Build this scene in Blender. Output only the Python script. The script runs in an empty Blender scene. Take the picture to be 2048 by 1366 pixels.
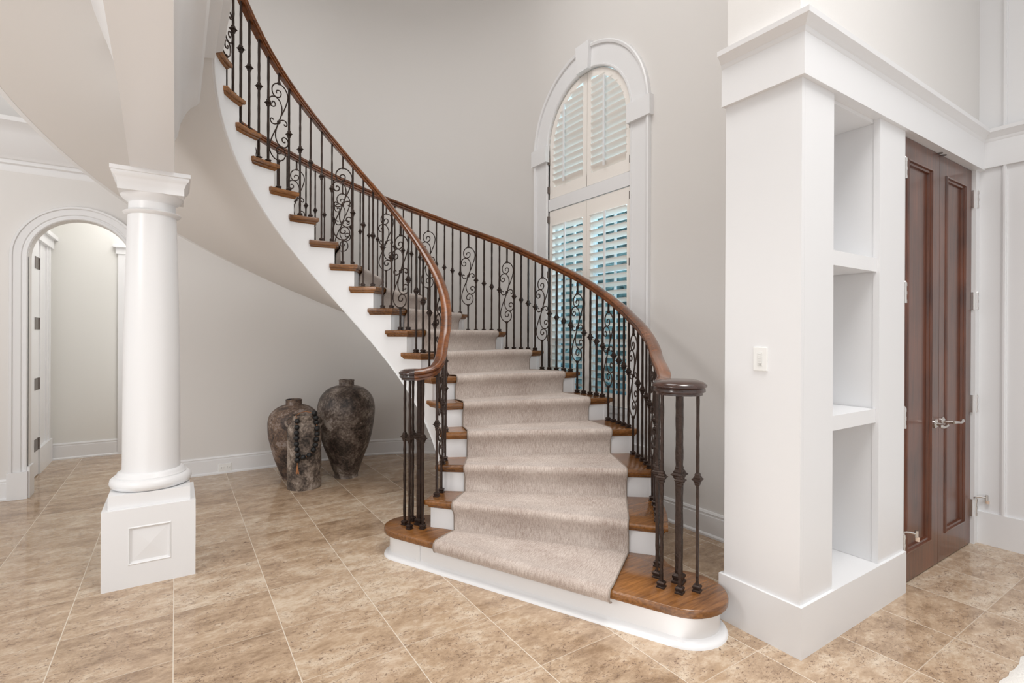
import bpy, bmesh, math, random
from mathutils import Vector, Matrix
random.seed(7)
PI=math.pi
sc=bpy.context.scene
COL=sc.collection
YAW=0.5801
CB,SB=math.cos(YAW),math.sin(YAW)
def ba(x,y): return (x*CB+y*SB, -x*SB+y*CB)
def lin(c): return tuple(((v/255)/12.92 if v/255<=.04045 else ((v/255+.055)/1.055)**2.4) for v in c)

# ------------------------------------------------------------ materials
def mat(name,col,rough=.5,metal=0,spec=.5,coat=0,bump=0,bscale=60,var=0,vscale=3,sheen=0):
    m=bpy.data.materials.new(name);m.use_nodes=True;nt=m.node_tree;N=nt.nodes;L=nt.links
    b=N['Principled BSDF'];c=lin(col)
    b.inputs['Roughness'].default_value=rough;b.inputs['Metallic'].default_value=metal
    b.inputs['Specular IOR Level'].default_value=spec;b.inputs['Coat Weight'].default_value=coat
    b.inputs['Coat Roughness'].default_value=.12;b.inputs['Sheen Weight'].default_value=sheen
    b.inputs['Base Color'].default_value=(*c,1)
    tc=N.new('ShaderNodeTexCoord')
    if var:
        n=N.new('ShaderNodeTexNoise');n.inputs['Scale'].default_value=vscale;n.inputs['Detail'].default_value=3
        L.new(tc.outputs['Object'],n.inputs['Vector'])
        r=N.new('ShaderNodeValToRGB');L.new(n.outputs['Fac'],r.inputs['Fac'])
        r.color_ramp.elements[0].position=.3;r.color_ramp.elements[1].position=.7
        r.color_ramp.elements[0].color=(*[v*(1-var) for v in c],1);r.color_ramp.elements[1].color=(*[min(1,v*(1+var)) for v in c],1)
        L.new(r.outputs['Color'],b.inputs['Base Color'])
    if bump:
        n=N.new('ShaderNodeTexNoise');n.inputs['Scale'].default_value=bscale;n.inputs['Detail'].default_value=4
        L.new(tc.outputs['Object'],n.inputs['Vector'])
        bp=N.new('ShaderNodeBump');bp.inputs['Strength'].default_value=bump;bp.inputs['Distance'].default_value=.004
        L.new(n.outputs['Fac'],bp.inputs['Height']);L.new(bp.outputs['Normal'],b.inputs['Normal'])
    return m
WALL=mat('wall_paint',(219,216,213),.6,bump=.05,bscale=140)
WALLH=mat('hall_paint',(224,223,219),.6,bump=.05,bscale=140)
TRIM=mat('trim_paint',(230,230,231),.32,spec=.5)
TRIM2=mat('shutter_paint',(240,235,229),.35)
IRON=mat('wrought_iron',(54,40,33),.36,metal=.5,bump=.6,bscale=90,var=.25,vscale=30)
NICKEL=mat('polished_nickel',(205,200,196),.18,metal=1)
PEWTER=mat('hinge_pewter',(120,112,108),.35,metal=.9)
BEAD=mat('black_bead',(26,26,27),.5,bump=.4,bscale=60,var=.3,vscale=40)
TASSEL=mat('tassel',(176,120,80),.8)
PLATE=mat('plate_plastic',(236,236,234),.35)
SLOT=mat('slot_dark',(60,60,60),.5)
RUBBER=mat('bumper',(214,190,170),.5)

def wood(name,dark,light,rough=.28,scale=(3,30,30),coat=.3,axis_noise=2.2):
    m=bpy.data.materials.new(name);m.use_nodes=True;nt=m.node_tree;N=nt.nodes;L=nt.links
    b=N['Principled BSDF'];tc=N.new('ShaderNodeTexCoord');mp=N.new('ShaderNodeMapping')
    mp.inputs['Scale'].default_value=scale;L.new(tc.outputs['Object'],mp.inputs['Vector'])
    n=N.new('ShaderNodeTexNoise');n.inputs['Scale'].default_value=axis_noise;n.inputs['Detail'].default_value=7;n.inputs['Roughness'].default_value=.62;n.inputs['Distortion'].default_value=.5
    L.new(mp.outputs['Vector'],n.inputs['Vector'])
    n2=N.new('ShaderNodeTexNoise');n2.inputs['Scale'].default_value=4;n2.inputs['Detail'].default_value=2;L.new(tc.outputs['Object'],n2.inputs['Vector'])
    mx=N.new('ShaderNodeMath');mx.operation='MULTIPLY_ADD';mx.inputs[1].default_value=.45
    L.new(n2.outputs['Fac'],mx.inputs[0]);
    sb=N.new('ShaderNodeMath');sb.operation='MULTIPLY';sb.inputs[1].default_value=.6;L.new(n.outputs['Fac'],sb.inputs[0]);L.new(sb.outputs[0],mx.inputs[2])
    r=N.new('ShaderNodeValToRGB');L.new(mx.outputs[0],r.inputs['Fac'])
    r.color_ramp.elements[0].position=.36;r.color_ramp.elements[1].position=.70
    r.color_ramp.elements[0].color=(*lin(dark),1);r.color_ramp.elements[1].color=(*lin(light),1)
    L.new(r.outputs['Color'],b.inputs['Base Color'])
    b.inputs['Roughness'].default_value=rough;b.inputs['Coat Weight'].default_value=coat;b.inputs['Coat Roughness'].default_value=.15
    return m
TREADW=wood('tread_wood',(82,49,23),(156,104,55),.27)
RAILW=wood('rail_wood',(66,34,16),(136,78,34),.22,scale=(10,10,22),coat=.5)
CAPW=wood('cap_wood',(36,22,18),(70,43,32),.22,scale=(10,10,22),coat=.5)
DOORW=wood('door_wood',(60,30,19),(112,62,38),.28,scale=(26,26,1.6),coat=.35)

def travertine():
    m=bpy.data.materials.new('travertine');m.use_nodes=True;nt=m.node_tree;N=nt.nodes;L=nt.links
    b=N['Principled BSDF'];tc=N.new('ShaderNodeTexCoord')
    sep=N.new('ShaderNodeSeparateXYZ');L.new(tc.outputs['Object'],sep.inputs[0])
    def M(op,a,bb=None,c=None):
        n=N.new('ShaderNodeMath');n.operation=op
        for i,v in enumerate((a,bb,c)):
            if v is None: continue
            if isinstance(v,(int,float)): n.inputs[i].default_value=v
            else: L.new(v,n.inputs[i])
        return n.outputs[0]
    PX,PY=.4101,.4175
    u=M('DIVIDE',M('ADD',sep.outputs[0],.0+.0045+4.101*2),PX)
    v=M('DIVIDE',M('ADD',sep.outputs[1],4.175*2-1.651),PY)
    fu=M('FRACT',u);fv=M('FRACT',v);iu=M('FLOOR',u);iv=M('FLOOR',v)
    eu=M('ABSOLUTE',M('SUBTRACT',fu,.5));ev=M('ABSOLUTE',M('SUBTRACT',fv,.5))
    gu=M('GREATER_THAN',eu,.4955);gv=M('GREATER_THAN',ev,.4958)
    cmb=N.new('ShaderNodeCombineXYZ');L.new(iu,cmb.inputs[0]);L.new(iv,cmb.inputs[1])
    wn=N.new('ShaderNodeTexWhiteNoise');wn.noise_dimensions='2D';L.new(cmb.outputs[0],wn.inputs['Vector'])
    # per-tile offset of the stone pattern
    off=N.new('ShaderNodeVectorMath');off.operation='SCALE';off.inputs['Scale'].default_value=7;L.new(wn.outputs['Color'],off.inputs[0])
    def noise(scale,vec,det=5,rough=.6,dist=0):
        mp=N.new('ShaderNodeMapping');mp.inputs['Scale'].default_value=vec;mp.inputs['Rotation'].default_value=(0,0,.12)
        ad=N.new('ShaderNodeVectorMath');L.new(tc.outputs['Object'],ad.inputs[0]);L.new(off.outputs[0],ad.inputs[1])
        L.new(ad.outputs[0],mp.inputs['Vector'])
        n=N.new('ShaderNodeTexNoise');n.inputs['Scale'].default_value=scale;n.inputs['Detail'].default_value=det;n.inputs['Roughness'].default_value=rough;n.inputs['Distortion'].default_value=dist
        L.new(mp.outputs['Vector'],n.inputs['Vector']);return n.outputs['Fac']
    n1=noise(5,(1,1.8,1),8,.68,.2)
    n2=noise(28,(1,1.6,1),7,.75,.3)
    n3=noise(38,(1,1.6,1),3,.75,2.2)
    n4=noise(5,(1,1.6,1),2,.5)
    tone=M('ADD',M('MULTIPLY',n1,.55),M('ADD',M('MULTIPLY',n2,.30),M('MULTIPLY',M('SUBTRACT',wn.outputs['Value'],.5),.085)))
    r=N.new('ShaderNodeValToRGB');L.new(tone,r.inputs['Fac']);e=r.color_ramp.elements
    e[0].position=.30;e[0].color=(*lin((146,121,97)),1);e[1].position=.54;e[1].color=(*lin((211,194,173)),1)
    k=e.new(.42);k.color=(*lin((183,158,132)),1)
    # pits
    pit=M('MULTIPLY',M('GREATER_THAN',n3,.59),M('GREATER_THAN',n4,.44))
    mx=N.new('ShaderNodeMix');mx.data_type='RGBA';L.new(M('MULTIPLY',pit,.75),mx.inputs['Factor']);L.new(r.outputs['Color'],mx.inputs['A']);mx.inputs['B'].default_value=(*lin((96,70,54)),1)
    g=M('MAXIMUM',gu,M('MULTIPLY',gv,.55))
    mg=N.new('ShaderNodeMix');mg.data_type='RGBA';L.new(g,mg.inputs['Factor']);L.new(mx.outputs['Result'],mg.inputs['A']);mg.inputs['B'].default_value=(*lin((214,202,186)),1)
    L.new(mg.outputs['Result'],b.inputs['Base Color'])
    rr=M('ADD',M('MULTIPLY',n1,.10),M('ADD',.05,M('MULTIPLY',M('MAXIMUM',g,pit),.3)));L.new(rr,b.inputs['Roughness'])
    b.inputs['Specular IOR Level'].default_value=.5
    bp=N.new('ShaderNodeBump');bp.inputs['Strength'].default_value=.25;bp.inputs['Distance'].default_value=.002
    L.new(M('SUBTRACT',1,M('MAXIMUM',g,pit)),bp.inputs['Height']);L.new(bp.outputs['Normal'],b.inputs['Normal'])
    return m
FLOOR=travertine()

def carpet():
    m=bpy.data.materials.new('runner_carpet');m.use_nodes=True;nt=m.node_tree;N=nt.nodes;L=nt.links
    b=N['Principled BSDF'];uv=N.new('ShaderNodeTexCoord')
    def noise(sc_,vec,det):
        mp=N.new('ShaderNodeMapping');mp.inputs['Scale'].default_value=vec;L.new(uv.outputs['UV'],mp.inputs['Vector'])
        n=N.new('ShaderNodeTexNoise');n.inputs['Scale'].default_value=sc_;n.inputs['Detail'].default_value=det;n.inputs['Roughness'].default_value=.65
        L.new(mp.outputs['Vector'],n.inputs['Vector']);return n.outputs['Fac']
    a=noise(15,(11,1.8,1),5);c=noise(230,(1.0,.8,1),2);d=noise(3,(1,1,1),3)
    def M(op,x,y):
        n=N.new('ShaderNodeMath');n.operation=op
        for i,v in enumerate((x,y)):
            if isinstance(v,(int,float)): n.inputs[i].default_value=v
            else: L.new(v,n.inputs[i])
        return n.outputs[0]
    t=M('ADD',M('MULTIPLY',a,.45),M('ADD',M('MULTIPLY',c,.30),M('MULTIPLY',d,.25)))
    r=N.new('ShaderNodeValToRGB');L.new(t,r.inputs['Fac']);e=r.color_ramp.elements
    e[0].position=.38;e[0].color=(*lin((150,131,120)),1);e[1].position=.62;e[1].color=(*lin((210,198,189)),1)
    L.new(r.outputs['Color'],b.inputs['Base Color']);b.inputs['Roughness'].default_value=.9;b.inputs['Sheen Weight'].default_value=.4
    bp=N.new('ShaderNodeBump');bp.inputs['Strength'].default_value=.5;bp.inputs['Distance'].default_value=.003;L.new(c,bp.inputs['Height']);L.new(bp.outputs['Normal'],b.inputs['Normal'])
    return m
CARPET=carpet()
CEDGE=mat('carpet_binding',(150,138,128),.9,bump=.5,bscale=400)

def vase_mat(name,cols,sc1=5,rough=.6):
    m=bpy.data.materials.new(name);m.use_nodes=True;nt=m.node_tree;N=nt.nodes;L=nt.links
    b=N['Principled BSDF'];tc=N.new('ShaderNodeTexCoord')
    n=N.new('ShaderNodeTexNoise');n.inputs['Scale'].default_value=sc1;n.inputs['Detail'].default_value=9;n.inputs['Roughness'].default_value=.72;n.inputs['Distortion'].default_value=.4
    L.new(tc.outputs['Object'],n.inputs['Vector'])
    n2=N.new('ShaderNodeTexNoise');n2.inputs['Scale'].default_value=60;n2.inputs['Detail'].default_value=5;L.new(tc.outputs['Object'],n2.inputs['Vector'])
    mx=N.new('ShaderNodeMath');mx.operation='MULTIPLY_ADD';mx.inputs[1].default_value=.22;L.new(n2.outputs['Fac'],mx.inputs[0])
    s=N.new('ShaderNodeMath');s.operation='MULTIPLY';s.inputs[1].default_value=.78;L.new(n.outputs['Fac'],s.inputs[0]);L.new(s.outputs[0],mx.inputs[2])
    r=N.new('ShaderNodeValToRGB');L.new(mx.outputs[0],r.inputs['Fac']);e=r.color_ramp.elements
    pos=[.41,.475,.53,.60]
    e[0].position=pos[0];e[0].color=(*lin(cols[0]),1);e[1].position=pos[3];e[1].color=(*lin(cols[3]),1)
    for i in (1,2): k=e.new(pos[i]);k.color=(*lin(cols[i]),1)
    L.new(r.outputs['Color'],b.inputs['Base Color']);b.inputs['Roughness'].default_value=rough
    bp=N.new('ShaderNodeBump');bp.inputs['Strength'].default_value=.5;bp.inputs['Distance'].default_value=.006;L.new(mx.outputs[0],bp.inputs['Height']);L.new(bp.outputs['Normal'],b.inputs['Normal'])
    return m
VASE1=vase_mat('weathered_clay_dark',[(38,31,28),(84,72,65),(122,110,101),(178,168,160)],3.6,.42)
VASE2=vase_mat('weathered_clay_brown',[(46,38,36),(84,70,64),(112,90,74),(150,138,132)],5.5,.6)
VASE3=vase_mat('weathered_clay_grey',[(44,38,34),(94,82,74),(132,118,106),(172,160,150)],6,.65)

# ------------------------------------------------------------ helpers
def obj(name,bm,m,parent=None,smooth=False,sub=None):
    me=bpy.data.meshes.new(name)
    if bm.faces: bmesh.ops.recalc_face_normals(bm,faces=bm.faces[:])
    bm.to_mesh(me);bm.free()
    if m: me.materials.append(m)
    if smooth:
        for p in me.polygons: p.use_smooth=True
    o=bpy.data.objects.new(name,me);COL.objects.link(o)
    if parent: o.parent=parent; o.matrix_parent_inverse=Matrix()
    if parent and parent.location.length>0 and not o.get('loc'): o.location=-parent.matrix_basis.translation if False else (0,0,0)
    return o
def autosm(o,ang=35):
    me=o.data
    for p in me.polygons: p.use_smooth=True
    bm=bmesh.new();bm.from_mesh(me)
    for e in bm.edges:
        if len(e.link_faces)!=2 or e.calc_face_angle(0)>math.radians(ang): e.smooth=False
    bm.to_mesh(me);bm.free();return o
def thing(name,label,cat,loc=(0,0,0),rz=0,group=None):
    o=bpy.data.objects.new(name,None);COL.objects.link(o);o.location=loc;o.rotation_euler=(0,0,rz)
    o.empty_display_size=.05
    o['label']=label;o['category']=cat
    if group:o['group']=group
    return o
def tag(o,label,cat,group=None):
    o['label']=label;o['category']=cat
    if group:o['group']=group
    return o
def struct(o): o['kind']='structure';return o
def box(bm,x0,x1,y0,y1,z0,z1):
    v=[bm.verts.new((x,y,z)) for z in (z0,z1) for y in (y0,y1) for x in (x0,x1)]
    for f in ((0,1,3,2),(4,6,7,5),(0,4,5,1),(2,3,7,6),(0,2,6,4),(1,5,7,3)): bm.faces.new([v[i] for i in f])
def loft(bm,loops,cap0=True,cap1=True,closed=True):
    vs=[[bm.verts.new(p) for p in l] for l in loops];n=len(loops[0])
    for a,b in zip(vs,vs[1:]):
        for i in range(n if closed else n-1):
            j=(i+1)%n;bm.faces.new((a[i],a[j],b[j],b[i]))
    if cap0:bm.faces.new(vs[0])
    if cap1:bm.faces.new(vs[-1])
    return vs
def lathe(bm,prof,n=48,c=(0,0,0)):
    loops=[[(c[0]+r*math.cos(2*PI*i/n),c[1]+r*math.sin(2*PI*i/n),c[2]+z) for i in range(n)] for r,z in prof]
    loft(bm,loops)
def sweep(bm,path,frames,prof,cap=True,closed=False):
    loops=[]
    for p,(u,v) in zip(path,frames): loops.append([Vector(p)+u*a+v*b for a,b in prof])
    if closed: loops.append(loops[0])
    loft(bm,loops,cap and not closed,cap and not closed)
    if closed: bmesh.ops.remove_doubles(bm,verts=bm.verts,dist=1e-6)
def hframes(path,closed=False):
    n=len(path);out=[]
    P=[Vector(p) for p in path]
    for i in range(n):
        a=P[i-1] if (i>0 or closed) else None;b=P[(i+1)%n] if (i<n-1 or closed) else None
        d1=(P[i]-a) if a is not None else None;d2=(b-P[i]) if b is not None else None
        for d in (d1,d2):
            if d is not None: d.z=0;d.normalize()
        if d1 is None:d1=d2
        if d2 is None:d2=d1
        t=(d1+d2).normalized();s=Vector((-t.y,t.x,0));c=max(.3,s.dot(Vector((-d1.y,d1.x,0))))
        out.append((s/c,Vector((0,0,1))))
    return out
def tube(bm,path,r,n=6,cap=True):
    P=[Vector(p) for p in path];loops=[];prev=None
    for i,p in enumerate(P):
        t=(P[min(i+1,len(P)-1)]-P[max(i-1,0)]).normalized()
        ref=prev if prev is not None else (Vector((0,0,1)) if abs(t.z)<.9 else Vector((1,0,0)))
        s=(ref-t*ref.dot(t)).normalized();prev=s;w=t.cross(s)
        rr=r[i] if isinstance(r,(list,tuple)) else r
        loops.append([p+(s*math.cos(2*PI*k/n)+w*math.sin(2*PI*k/n))*rr for k in range(n)])
    loft(bm,loops,cap,cap)
def catmull(pts,k=6):
    out=[];P=[Vector(p) for p in pts]
    for i in range(len(P)-1):
        p0=P[max(i-1,0)];p1=P[i];p2=P[i+1];p3=P[min(i+2,len(P)-1)]
        for j in range(k):
            t=j/k;out.append(.5*((2*p1)+(p2-p0)*t+(2*p0-5*p1+4*p2-p3)*t*t+(3*p1-p0-3*p2+p3)*t**3))
    out.append(P[-1]);return out
def B(): return bmesh.new()
V=Vector

# ------------------------------------------------------------ room shell
HT=5.7
bm=B();box(bm,-5,5.2,-3.2,8,-.1,0);struct(obj('floor',bm,FLOOR))

def arched_wall(bm,u0,u1,z0,z1,c,r,hz0,hs,P,thick=.12,n=28):
    """wall in the u-z plane with an arched opening; P(u,z,d) maps to 3D, d = depth"""
    def quad(pts):
        for d in (0,thick):
            bm.faces.new([bm.verts.new(P(u,z,d)) for u,z in pts])
    quad([(u0,z0),(c-r,z0),(c-r,z1),(u0,z1)]);quad([(c+r,z0),(u1,z0),(u1,z1),(c+r,z1)])
    if hz0>z0: quad([(c-r,z0),(c+r,z0),(c+r,hz0),(c-r,hz0)])
    arc=[(c-r*math.cos(PI*i/n),hs+r*math.sin(PI*i/n)) for i in range(n+1)]
    for a,b in zip(arc,arc[1:]): quad([a,b,(b[0],z1),(a[0],z1)])
    ring=[(c-r,hz0)]+arc+[(c+r,hz0)]
    for a,b in zip(ring,ring[1:]): bm.faces.new([bm.verts.new(P(q[0],q[1],d)) for q,d in ((a,0),(b,0),(b,thick),(a,thick))])
    if hz0>z0: bm.faces.new([bm.verts.new(P(u,hz0,d)) for u,d in ((c-r,0),(c+r,0),(c+r,thick),(c-r,thick))])
RC=1.42; ACX,ACY=2.96-RC,5.6-RC
bm=B()
HC,HR,HS=-.66,.335,1.94   # hall arch
arched_wall(bm,-4.5,ACX,0,HT,HC,HR,0,HS,lambda u,z,d:(u,5.6+d,z))
struct(obj('wall_back',bm,WALL))
bm=B();n=24
arc=[(ACX+RC*math.cos(PI/2-PI/2*i/n),ACY+RC*math.sin(PI/2-PI/2*i/n)) for i in range(n+1)]
arc2=[(ACX+(RC+.12)*math.cos(PI/2-PI/2*i/n),ACY+(RC+.12)*math.sin(PI/2-PI/2*i/n)) for i in range(n+1)]
loft(bm,[[(a[0],a[1],0),(a[0],a[1],HT),(b[0],b[1],HT),(b[0],b[1],0)] for a,b in zip(arc,arc2)])
struct(autosm(obj('wall_curved',bm,WALL)))
bm=B();WC,WR,WS,WZ0=3.366,.53,3.075,.74
arched_wall(bm,1.2,ACY,0,HT,WC,WR,WZ0,WS,lambda u,z,d:(2.96+d,u,z))
struct(obj('wall_window',bm,WALL))
# right-hand wall block above the bookcase
bm=B();box(bm,2.155,4.5,1.125,1.46,2.6,HT);box(bm,2.9,4.5,1.2,1.46,2.40,2.6);box(bm,2.9,3.0,1.46,1.5,0,HT);struct(obj('wall_right',bm,WALL))
bm=B();box(bm,4.34,4.46,-3.2,1.3,0,HT);struct(obj('wall_side',bm,TRIM))
bm=B();box(bm,-4.5,5.2,-.2,8,HT,HT+.1);struct(obj('ceiling',bm,WALL))
# hall beyond arch
bm=B();box(bm,-1.9,1.6,7.11,7.2,0,2.9);struct(obj('wall_hall',bm,WALLH))
bm=B();box(bm,-1.2,-1.11,5.72,7.11,0,2.9);box(bm,1.5,1.6,5.72,7.11,0,2.9);struct(obj('wall_hall_left',bm,WALLH))
bm=B();box(bm,-1.9,1.6,5.72,7.2,2.9,3.0);struct(obj('ceiling_hall',bm,WALLH))

# baseboards
def bprof(h,t=.016): return [(0,0),(t+.012,0),(t+.012,.012),(t+.004,.02),(t,.022),(t,h-.032),(t-.004,h-.03),(t-.004,h-.018),(t,h-.014),(t-.006,h),(0,h)]
def baseboard(name,path,h,flip=1,t=.016):
    bm=B();P=[(x,y,0) for x,y in path];sweep(bm,P,hframes(P),[(a*flip,b) for a,b in bprof(h,t)])
    return struct(autosm(obj(name,bm,TRIM),25))
path=[(HC+HR+.115,5.6)]+arc+[(2.96,1.46)]
baseboard('baseboard_back',path,.165,-1)
baseboard('baseboard_left',[(-4.4,5.6),(HC-HR-.115,5.6)],.165,-1)
baseboard('baseboard_hall',[(-1.11,7.11),(-.52,7.11)],.17,-1)

# hall arch casing (profile follows jambs and arch)
def arch_casing(name,c,r,z0,s,w,P3,prof,m,n=36,z0b=None):
    pts=[(c-r,z0,-1,0)]+[(c-r*math.cos(PI*i/n),s+r*math.sin(PI*i/n),-math.cos(PI*i/n),math.sin(PI*i/n)) for i in range(n+1)]+[(c+r,z0 if z0b is None else z0b,1,0)]
    bm=B();O=V(P3(0,0,0))
    path=[P3(u,z,0) for u,z,_,_ in pts]
    fr=[(V(P3(du,dz,0))-O,V(P3(0,0,1))-O) for _,_,du,dz in pts]
    sweep(bm,path,fr,prof);return struct(autosm(obj(name,bm,m),30))
cprof=[(0,-.02),(0,.012),(.006,.018),(.02,.018),(.026,.012),(.034,.012),(.04,.02),(.085,.024),(.09,.034),(.104,.036),(.108,.024),(.108,-.002),]
arch_casing('trim_1',HC,HR,.21,HS,.1,lambda u,z,d:(u,5.6-d,z),cprof,TRIM)
bm=B()
for s in (-1,1):
    x0,x1=sorted((HC+s*(HR-.004),HC+s*(HR+.118)));box(bm,x0,x1,5.56,5.6,0,.215);
    x0,x1=sorted((HC+s*(HR-.016),HC+s*(HR+.0)));box(bm,x0,x1,5.58,5.74,0,.25)
struct(obj('trim_2',bm,TRIM))
bm=B()  # crown of the hall side wall, dies into the stair soffit
path=[(-4.4,5.6,2.97),(-.3,5.6,2.97)]
sweep(bm,path,hframes(path),[(0,0),(-.26,0),(-.25,-.03),(-.21,-.05),(-.17,-.10),(-.13,-.19),(-.07,-.24),(-.05,-.27),(-.035,-.275),(-.032,-.30),(-.014,-.31),(-.012,-.335),(0,-.36)]);struct(autosm(obj('trim_3',bm,TRIM),30))
# door casings in the hall
bm=B();box(bm,-.53,-.46,7.085,7.11,0,2.25);box(bm,-.46,-.40,7.09,7.11,.2,2.2);box(bm,-.55,.4,7.075,7.11,2.2,2.27);box(bm,-.575,.42,7.05,7.11,2.27,2.30);struct(obj('trim_4',bm,TRIM))
bm=B()
for i,(a0,a1,d) in enumerate(((6.50,6.62,.010),(6.62,6.70,.022),(6.70,6.88,.016),(6.88,6.96,.026),(6.96,7.04,.034))): box(bm,-1.11,-1.11+d,a0,a1,.22,2.2)
box(bm,-1.11,-1.065,6.48,7.07,0,.24);box(bm,-1.11,-1.06,6.42,7.09,2.2,2.29);box(bm,-1.11,-1.03,6.36,7.11,2.29,2.33);struct(obj('trim_5',bm,TRIM))
d3=struct(obj('door_3',(lambda bm:(box(bm,-1.105,-1.075,6.10,6.47,0.01,2.2),bm)[1])(B()),TRIM))
for z in (.29,.85,1.41,1.97):
    bm=B();box(bm,-1.0755,-1.070,6.30,6.45,z-.05,z+.06);tube(bm,[(-1.068,6.455,z-.05),(-1.068,6.455,z+.06)],.006,8)
    obj('hinge',bm,PEWTER,d3)

# ------------------------------------------------------------ window
WP=lambda u,z,d:(2.96-d,u,z)
wprof=[(0,-.05),(0,.014),(.008,.02),(.02,.02),(.022,.014),(.17,.014),(.172,.03),(.19,.036),(.2,.03),(.2,0)]
arch_casing('trim_6',WC,WR,.50,WS,.2,WP,wprof,TRIM)
bm=B()
def wbox(bm,u0,u1,z0,z1,d0,d1): box(bm,2.96-d1,2.96-d0,u0,u1,z0,z1)
for s in (-1,1):
    a0,a1=sorted((WC+s*(WR-.012),WC+s*(WR+.222)));wbox(bm,a0,a1,WS-.11,WS+.04,0,.045)
# keystone
ks=[(WC-.074,WS+WR-.012),(WC+.074,WS+WR-.012),(WC+.088,WS+WR+.222),(WC-.088,WS+WR+.222)]
loft(bm,[[WP(u,z,0) for u,z in ks],[WP(u,z,.05) for u,z in ks]])
struct(obj('trim_7',bm,TRIM))
bm=B();wbox(bm,WC-WR-.22,WC+WR+.22,.44,.5,0,.05);wbox(bm,WC-WR,WC+WR,.5,.70,-.02,.012);wbox(bm,WC-WR,WC+WR,.70,.745,-.05,.018)
struct(obj('trim_8',bm,TRIM))
# window unit: frame + tinted glass
win=bpy.data.objects.new('window_1',None);COL.objects.link(win);struct(win)
bm=B()
wbox(bm,WC-WR,WC+WR,2.50,2.61,-.10,-.005)
for u in (WC-WR,WC-.025,WC+WR-.05): wbox(bm,u,u+.05,WZ0,WS if u!=WC-.025 else WS+WR-.02,-.12,-.085)
for z in (1.25,1.86,2.45,3.05): wbox(bm,WC-WR,WC+WR,z,z+.025,-.115,-.09)
for u in (WC-.27,WC+.25): wbox(bm,u,u+.02,WZ0,WS+.3,-.11,-.095)
obj('window_frame',bm,TRIM,win)
bm=B();nn=28
pts=[(WC-WR,WZ0),(WC+WR,WZ0)]+[(WC+WR*math.cos(PI*i/nn),WS+WR*math.sin(PI*i/nn)) for i in range(nn+1)]
bm.faces.new([bm.verts.new(WP(u,z,-.105)) for u,z in pts])
GL=bpy.data.materials.new('tinted_glass');GL.use_nodes=True;nt=GL.node_tree;nt.nodes.clear()
o_=nt.nodes.new('ShaderNodeOutputMaterial');tr=nt.nodes.new('ShaderNodeBsdfTransparent');gl=nt.nodes.new('ShaderNodeBsdfGlossy');mi=nt.nodes.new('ShaderNodeMixShader')
tr.inputs[0].default_value=(.62,.86,.97,1);gl.inputs['Roughness'].default_value=.03;mi.inputs[0].default_value=.06
nt.links.new(tr.outputs[0],mi.inputs[1]);nt.links.new(gl.outputs[0],mi.inputs[2]);nt.links.new(mi.outputs[0],o_.inputs[0])
obj('pane',bm,GL,win)

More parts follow.
